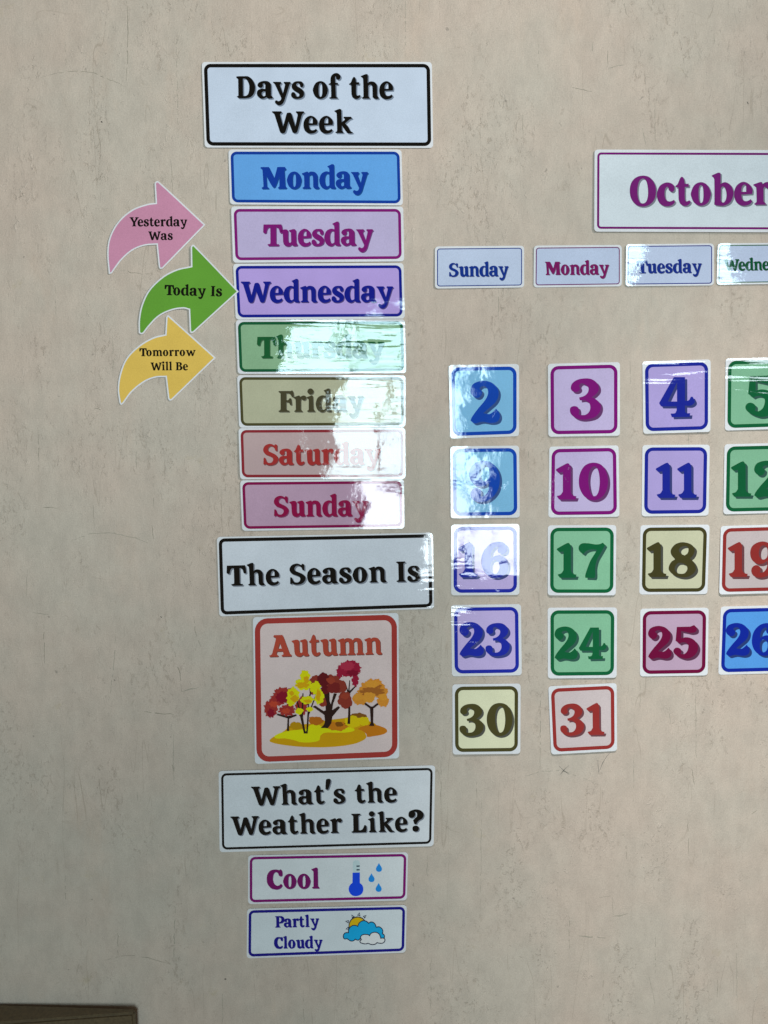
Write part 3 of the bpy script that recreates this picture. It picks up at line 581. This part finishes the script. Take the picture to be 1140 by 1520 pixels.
# ------------------------------------------------------------------ wall
def wall_material():
    m = bpy.data.materials.new('plaster_look_wallcovering'); m.use_nodes = True; s = NT(m)
    out = s.n('ShaderNodeOutputMaterial'); bs = s.n('ShaderNodeBsdfPrincipled')
    pos = s.n('ShaderNodeNewGeometry').outputs['Position']
    base = [v / K for v in lin((188, 174, 161))]
    c = s.mix(s.ramp(s.noise(pos, 5.5, 4, 0.6), 0.35, 0.65), [base[0]*0.97, base[1]*1.0, base[2]*0.99], [base[0]*1.03, base[1]*0.99, base[2]*0.97])
    # pale pink and green-grey clouds
    c = s.mix(s.ramp(s.noise(pos, 7, 4, 0.65, stretch=(1, 1, 0.6)), 0.52, 0.72, 0, 0.5), c, [base[0]*0.93, base[1]*0.98, base[2]*0.98])
    c = s.mix(s.ramp(s.noise(pos, 9, 5, 0.7, stretch=(1.4, 1, 0.5)), 0.56, 0.75, 0, 0.55), c, [base[0]*1.05, base[1]*0.96, base[2]*0.90])
    # yellowish stains, small
    c = s.mix(s.ramp(s.noise(pos, 21, 4, 0.7), 0.64, 0.76, 0, 0.5), c, [base[0]*0.86, base[1]*0.83, base[2]*0.66])
    # fine mottling
    mo = s.ramp(s.noise(pos, 38, 7, 0.72, stretch=(1.25, 1, 0.7)), 0.3, 0.7, 0.92, 1.07)
    mm = s.n('ShaderNodeVectorMath', operation='SCALE'); s.l(c, mm.inputs[0]); s.l(mo, mm.inputs['Scale']); c = mm.outputs[0]
    # scuffs and pits grouped in patches: dark ones, pale ones
    patch = s.ramp(s.noise(pos, 10, 4, 0.65, stretch=(1.5, 1, 0.7)), 0.47, 0.62, 0.12, 1.0)
    scuff = s.ramp(s.noise(pos, 135, 5, 0.72, stretch=(1.3, 1, 0.75), dist=0.8), 0.53, 0.68)
    c = s.mix(s.math('MULTIPLY', s.math('MULTIPLY', patch, scuff), 0.34), c, [base[0]*0.72, base[1]*0.67, base[2]*0.60])
    scuff2 = s.ramp(s.noise(pos, 300, 4, 0.7, stretch=(1.5, 1, 0.6), dist=0.5), 0.58, 0.68)
    c = s.mix(s.math('MULTIPLY', scuff2, 0.26), c, [base[0]*0.74, base[1]*0.70, base[2]*0.64])
    light = s.ramp(s.noise(pos, 120, 4, 0.72, stretch=(1.3, 1, 0.7), dist=1.0), 0.58, 0.68)
    patch2 = s.ramp(s.noise(pos, 9, 3, 0.6, stretch=(1.3, 3, 0.8)), 0.48, 0.64, 0.1, 1.0)
    c = s.mix(s.math('MULTIPLY', s.math('MULTIPLY', patch2, light), 0.42), c, [min(0.8, v*1.25) for v in base])
    # thin vertical cracks: ridges of a stretched noise, only here and there
    def cracks(scale, st, mask_scale, wdt, seedoff, amt, cin):
        mp = s.n('ShaderNodeVectorMath', operation='ADD'); s.l(pos, mp.inputs[0]); mp.inputs[1].default_value = (seedoff, 0, seedoff)
        n = s.noise(mp.outputs[0], scale, 3, 0.5, stretch=st)
        rdg = s.math('ABSOLUTE', s.math('SUBTRACT', n, 0.5))
        ln = s.ramp(rdg, 0.0, wdt, 1.0, 0.0)
        mk = s.ramp(s.noise(mp.outputs[0], mask_scale, 3, 0.6, stretch=(1, 1, 0.5)), 0.53, 0.62)
        msk = s.math('MULTIPLY', ln, mk)
        return s.mix(s.math('MULTIPLY', msk, amt), cin, [base[0]*0.55, base[1]*0.52, base[2]*0.46]), msk
    c, m1 = cracks(12, (1, 1, 0.12), 16, 0.003, 3.1, 0.40, c)
    c, m2 = cracks(20, (1, 1, 0.10), 20, 0.003, 9.7, 0.30, c)
    c, m3 = cracks(9, (0.3, 1, 1), 22, 0.002, 5.3, 0.22, c)
    # grey specks
    spk = s.ramp(s.noise(pos, 95, 2, 0.5), 0.735, 0.76)
    c = s.mix(s.math('MULTIPLY', spk, 0.6), c, [v*0.5 for v in base])
    # woven grain
    gr = s.ramp(s.noise(pos, 750, 3, 0.75), 0.25, 0.75, 0.88, 1.12)
    cc = s.n('ShaderNodeVectorMath', operation='SCALE'); s.l(c, cc.inputs[0]); s.l(gr, cc.inputs['Scale'])
    s.l(cc.outputs[0], bs.inputs['Base Color'])
    bs.inputs['Roughness'].default_value = 0.62; bs.inputs['Specular IOR Level'].default_value = 0.25
    h = s.math('MULTIPLY', s.noise(pos, 420, 4, 0.7, stretch=(1.3, 1, 0.8)), 0.00032)
    h = s.math('ADD', h, s.math('MULTIPLY', s.noise(pos, 60, 5, 0.65, stretch=(1.4, 1, 0.7)), 0.00060))
    h = s.math('SUBTRACT', h, s.math('MULTIPLY', s.math('ADD', m1, m2), 0.00015))
    h = s.math('SUBTRACT', h, s.math('MULTIPLY', s.math('MULTIPLY', patch, scuff), 0.00042))
    h = s.math('ADD', h, s.math('MULTIPLY', s.math('MULTIPLY', patch2, light), 0.00042))
    b = s.n('ShaderNodeBump'); b.inputs['Distance'].default_value = 1.0; b.inputs['Strength'].default_value = 0.8
    s.l(h, b.inputs['Height']); s.l(b.outputs[0], bs.inputs['Normal'])
    s.l(bs.outputs[0], out.inputs[0])
    return m
wm = wall_material()
me = bpy.data.meshes.new('wall'); me.from_pydata([(-3, 0, -0.2), (3, 0, -0.2), (3, 0, 3.2), (-3, 0, 3.2)], [], [(0, 1, 2, 3)]); me.materials.append(wm)
wall = bpy.data.objects.new('wall', me); C.objects.link(wall)
wall['kind'] = 'structure'; wall['label'] = 'greige plaster-look wallcovering with fine cracks and scuffs'

def flat_mat(name, rgb, rough=0.7):
    m = bpy.data.materials.new(name); m.use_nodes = True; s = NT(m)
    out = s.n('ShaderNodeOutputMaterial'); bs = s.n('ShaderNodeBsdfPrincipled')
    pos = s.n('ShaderNodeNewGeometry').outputs['Position']
    base = [v / K for v in lin(rgb)]
    v = s.ramp(s.noise(pos, 300, 3, 0.7), 0.3, 0.7, 0.8, 1.2)
    cc = s.n('ShaderNodeVectorMath', operation='SCALE'); cc.inputs[0].default_value = base; s.l(v, cc.inputs['Scale'])
    s.l(cc.outputs[0], bs.inputs['Base Color']); bs.inputs['Roughness'].default_value = rough
    s.l(bs.outputs[0], out.inputs[0]); return m
def strokes(name, lines, mat, parent, kind=None, h=0.00006, seed=1, jit=0.5, gap=0.0):
    """thin marks on the wall: tapered ribbons through pixel points; each line = (width_px, [(x,y)...])"""
    r_ = random.Random(seed); V, Fs = [], []
    for wd, pts in lines:
        q = []
        for i in range(len(pts) - 1):
            (x0, y0), (x1, y1) = pts[i], pts[i+1]; n = max(2, int(math.hypot(x1-x0, y1-y0) / 5))
            for k in range(n): q.append((x0 + (x1-x0)*k/n, y0 + (y1-y0)*k/n))
        q.append(pts[-1]); N = len(q)
        for i in range(N):
            a = q[max(0, i-1)]; b = q[min(N-1, i+1)]; l = math.hypot(b[0]-a[0], b[1]-a[1]) or 1
            nx, ny = -(b[1]-a[1])/l, (b[0]-a[0])/l
            jx = r_.uniform(-jit, jit)
            hw = wd/2 * max(0.15, math.sin(math.pi * (i + 0.3) / (N - 0.4)) ** 0.5) * r_.uniform(0.45, 1.15)
            V.append(wall_point(q[i][0] + nx*(jx+hw), q[i][1] + ny*(jx+hw), h)); V.append(wall_point(q[i][0] + nx*(jx-hw), q[i][1] + ny*(jx-hw), h))
            if i and (N < 7 or r_.random() > gap):
                k = len(V) - 4
                Fs.append((k, k+1, k+3, k+2))
    m_ = bpy.data.meshes.new(name); m_.from_pydata(V, [], Fs); m_.materials.append(mat); m_.update()
    o = bpy.data.objects.new(name, m_); C.objects.link(o); o.parent = parent
    if kind: o['kind'] = kind
    return o
pencil = flat_mat('pencil', (92, 90, 86)); crackm = flat_mat('crack_shade', (136, 128, 112)); faint = flat_mat('faint_crack', (150, 143, 128)); spot = flat_mat('dark_spot', (50, 46, 42))
o = strokes('pencil_cross', [(0.9, [(829.8,1137),(836,1143),(845,1149.8)]), (0.9, [(844.5,1136.4),(837,1143),(831,1150.5)])], pencil, wall, jit=0.15); o['label'] = 'pencilled cross on the wall below the number 31'
o = strokes('pencil_tick', [(0.8, [(887.3,1128),(888.6,1146.8)]), (0.8, [(888.6,1146.8),(895,1132),(901,1122),(907,1116)])], pencil, wall, jit=0.15); o['label'] = 'pencilled tick on the wall below the number 31'
cr_lines = [(1.0, [(60,116),(85,108),(110,105),(140,108),(187,129)]), (0.9, [(97,62),(98,102)]), (1.3, [(188,0),(190,40),(189,90),(187,120)]), (0.8, [(262,55),(263,130),(265,215)]),
 (0.9, [(254,236),(256,290)]), (1.0, [(106,802),(135,792),(165,791),(200,798),(230,810)]), (1.0, [(226,780),(228,800)]), (0.9, [(40,840),(39,885)]), (1.0, [(65,928),(66,990)]),
 (1.0, [(172,935),(170,980),(165,1020),(162,1040)]), (1.4, [(258,965),(267,1000),(269,1026)]), (1.6, [(269,1027),(282,1023),(295,1021)]), (1.7, [(214,1056),(235,1059),(258,1060)]),
 (1.0, [(258,1090),(257,1120),(259,1165)]), (1.6, [(256,1135),(257,1150)]), (0.9, [(203,1155),(204,1190)]), (1.0, [(288,910),(290,940),(300,965)]), (1.2, [(48,909),(72,912)]),
 (0.9, [(151,1427),(175,1420),(195,1418),(225,1423),(255,1432)]), (1.5, [(260,1340),(259,1380),(258,1423)]), (0.9, [(97,1300),(97,1345)]), (0.8, [(128,1355),(127,1385)]), (0.9, [(175,1385),(175,1420)]),
 (1.0, [(769,1155),(800,1146),(830,1143),(850,1150),(882,1162)]), (1.2, [(802,1030),(802,1140)]), (0.9, [(941,1120),(940,1190)]), (1.2, [(929,1250),(931,1280),(935,1295)]), (1.6, [(859,1389),(880,1391),(899,1393)]),
 (0.9, [(1021,1215),(1022,1270)]), (1.3, [(910,1361),(925,1358),(933,1356)]), (0.9, [(909,1332),(910,1360)]), (0.8, [(889,1332),(905,1330)]), (1.3, [(1116,1209),(1124,1203)]), (1.0, [(973,1390),(973,1450)]),
 (1.0, [(1066,1450),(1064,1480)]), (0.9, [(962,1440),(972,1490)]), (1.2, [(1027,1140),(1031,1165)]), (1.1, [(634,1270),(634,1300)]), (0.8, [(708,1150),(707,1200)]), (0.9, [(1032,1010),(1033,1075),(1034,1150)]),
 (0.8, [(950,1010),(950,1060)]), (0.9, [(993,1045),(995,1075)]), (1.5, [(849,130),(862,133),(878,136)]), (1.5, [(903,101),(915,98),(927,96)]), (1.1, [(902,75),(902,100)]), (1.0, [(879,64),(880,76)]), (0.9, [(925,0),(930,20),(938,32)]),
 (1.0, [(800,60),(798,105)]), (0.8, [(972,150),(973,212)]), (0.8, [(1060,50),(1060,65)]), (1.0, [(776,170),(776,205)]), (0.9, [(602,0),(602,84)]), (0.8, [(606,230),(606,330)]), (1.0, [(954,190),(958,215)]),
 (1.0, [(57,640),(58,700)]), (1.0, [(167,500),(168,560)]), (0.9, [(138,750),(140,780)]), (0.9, [(202,645),(203,705)]), (1.4, [(64,753),(88,754)]), (0.8, [(228,712),(228,760)]), (1.3, [(180,402),(205,406),(228,407)]), (0.8, [(82,420),(83,470)]),
 (1.2, [(140,606),(150,608)]), (0.9, [(296,575),(299,610)]), (0.8, [(740,430),(740,480)]), (0.9, [(785,640),(784,700)]), (0.8, [(935,520),(936,570)]), (0.9, [(1022,641),(1022,660)]), (0.9, [(800,880),(801,900)]), (0.8, [(625,980),(622,1060)]), (0.9, [(655,1120),(654,1210)]), (0.8, [(640,1420),(639,1519)]),
 (0.8, [(845,1360),(845,1410)]), (0.8, [(715,1180),(713,1360)]), (0.8, [(895,1440),(896,1500)]), (0.8, [(1093,1400),(1094,1500)]), (0.8, [(450,1470),(451,1519)]), (0.8, [(330,1470),(331,1519)])]
dark = cr_lines[::2]; pale = cr_lines[1::2]
strokes('wall_cracks', [(w_*0.75, p) for w_, p in dark], crackm, wall, 'stuff', seed=3, jit=0.7, gap=0.22)
strokes('faint_cracks', [(w_*0.85, p) for w_, p in pale], faint, wall, 'stuff', seed=5, jit=0.7, gap=0.25)
strokes('wall_specks', [(1.6, [(1109.5,151),(1110.5,155)]), (1.2, [(238,915),(240,917)]), (1.2, [(169,1009),(171,1010)]), (2.2, [(333,1453),(336,1453)]), (2.2, [(150,180),(152,182)])], spot, wall, 'stuff', seed=6)

# ------------------------------------------------------------------ dark board just off the wall for an unidentified brown shape, lower left
bd = flat_mat('dark_stained_wood', (84, 70, 48), 0.6)
Rt, Lf, Bk = Vector((-0.2911, -0.0180, 0.8155)), Vector((-0.4369, -0.0330, 0.8155)), Vector((-0.4465, -0.0120, 0.8155))
df, db = (Lf - Rt), (Bk - Rt)
Rb = Rt + Vector((0, 0.009, 0))
ring = [Rt, Rt + df * 2.5, Rb + db * 2.5, Rb]
V = [(p.x, p.y, p.z) for p in ring] + [(p.x, p.y, p.z - 0.16) for p in ring]
Fb = [(0, 1, 2, 3), (4, 5, 6, 7), (0, 1, 5, 4), (1, 2, 6, 5), (2, 3, 7, 6), (3, 0, 4, 7)]
me = bpy.data.meshes.new('dark_board'); me.from_pydata(V, [], Fb); me.materials.append(bd); me.update()
bm = bmesh.new(); bm.from_mesh(me); bmesh.ops.recalc_face_normals(bm, faces=bm.faces)
bmesh.ops.bevel(bm, geom=list(bm.edges), offset=0.0028, segments=5, affect='EDGES'); bm.to_mesh(me); bm.free()
o = bpy.data.objects.new('wooden_board', me); C.objects.link(o)
o['label'] = 'blurred dark brown board edge in the lower left corner'; o['category'] = 'board'
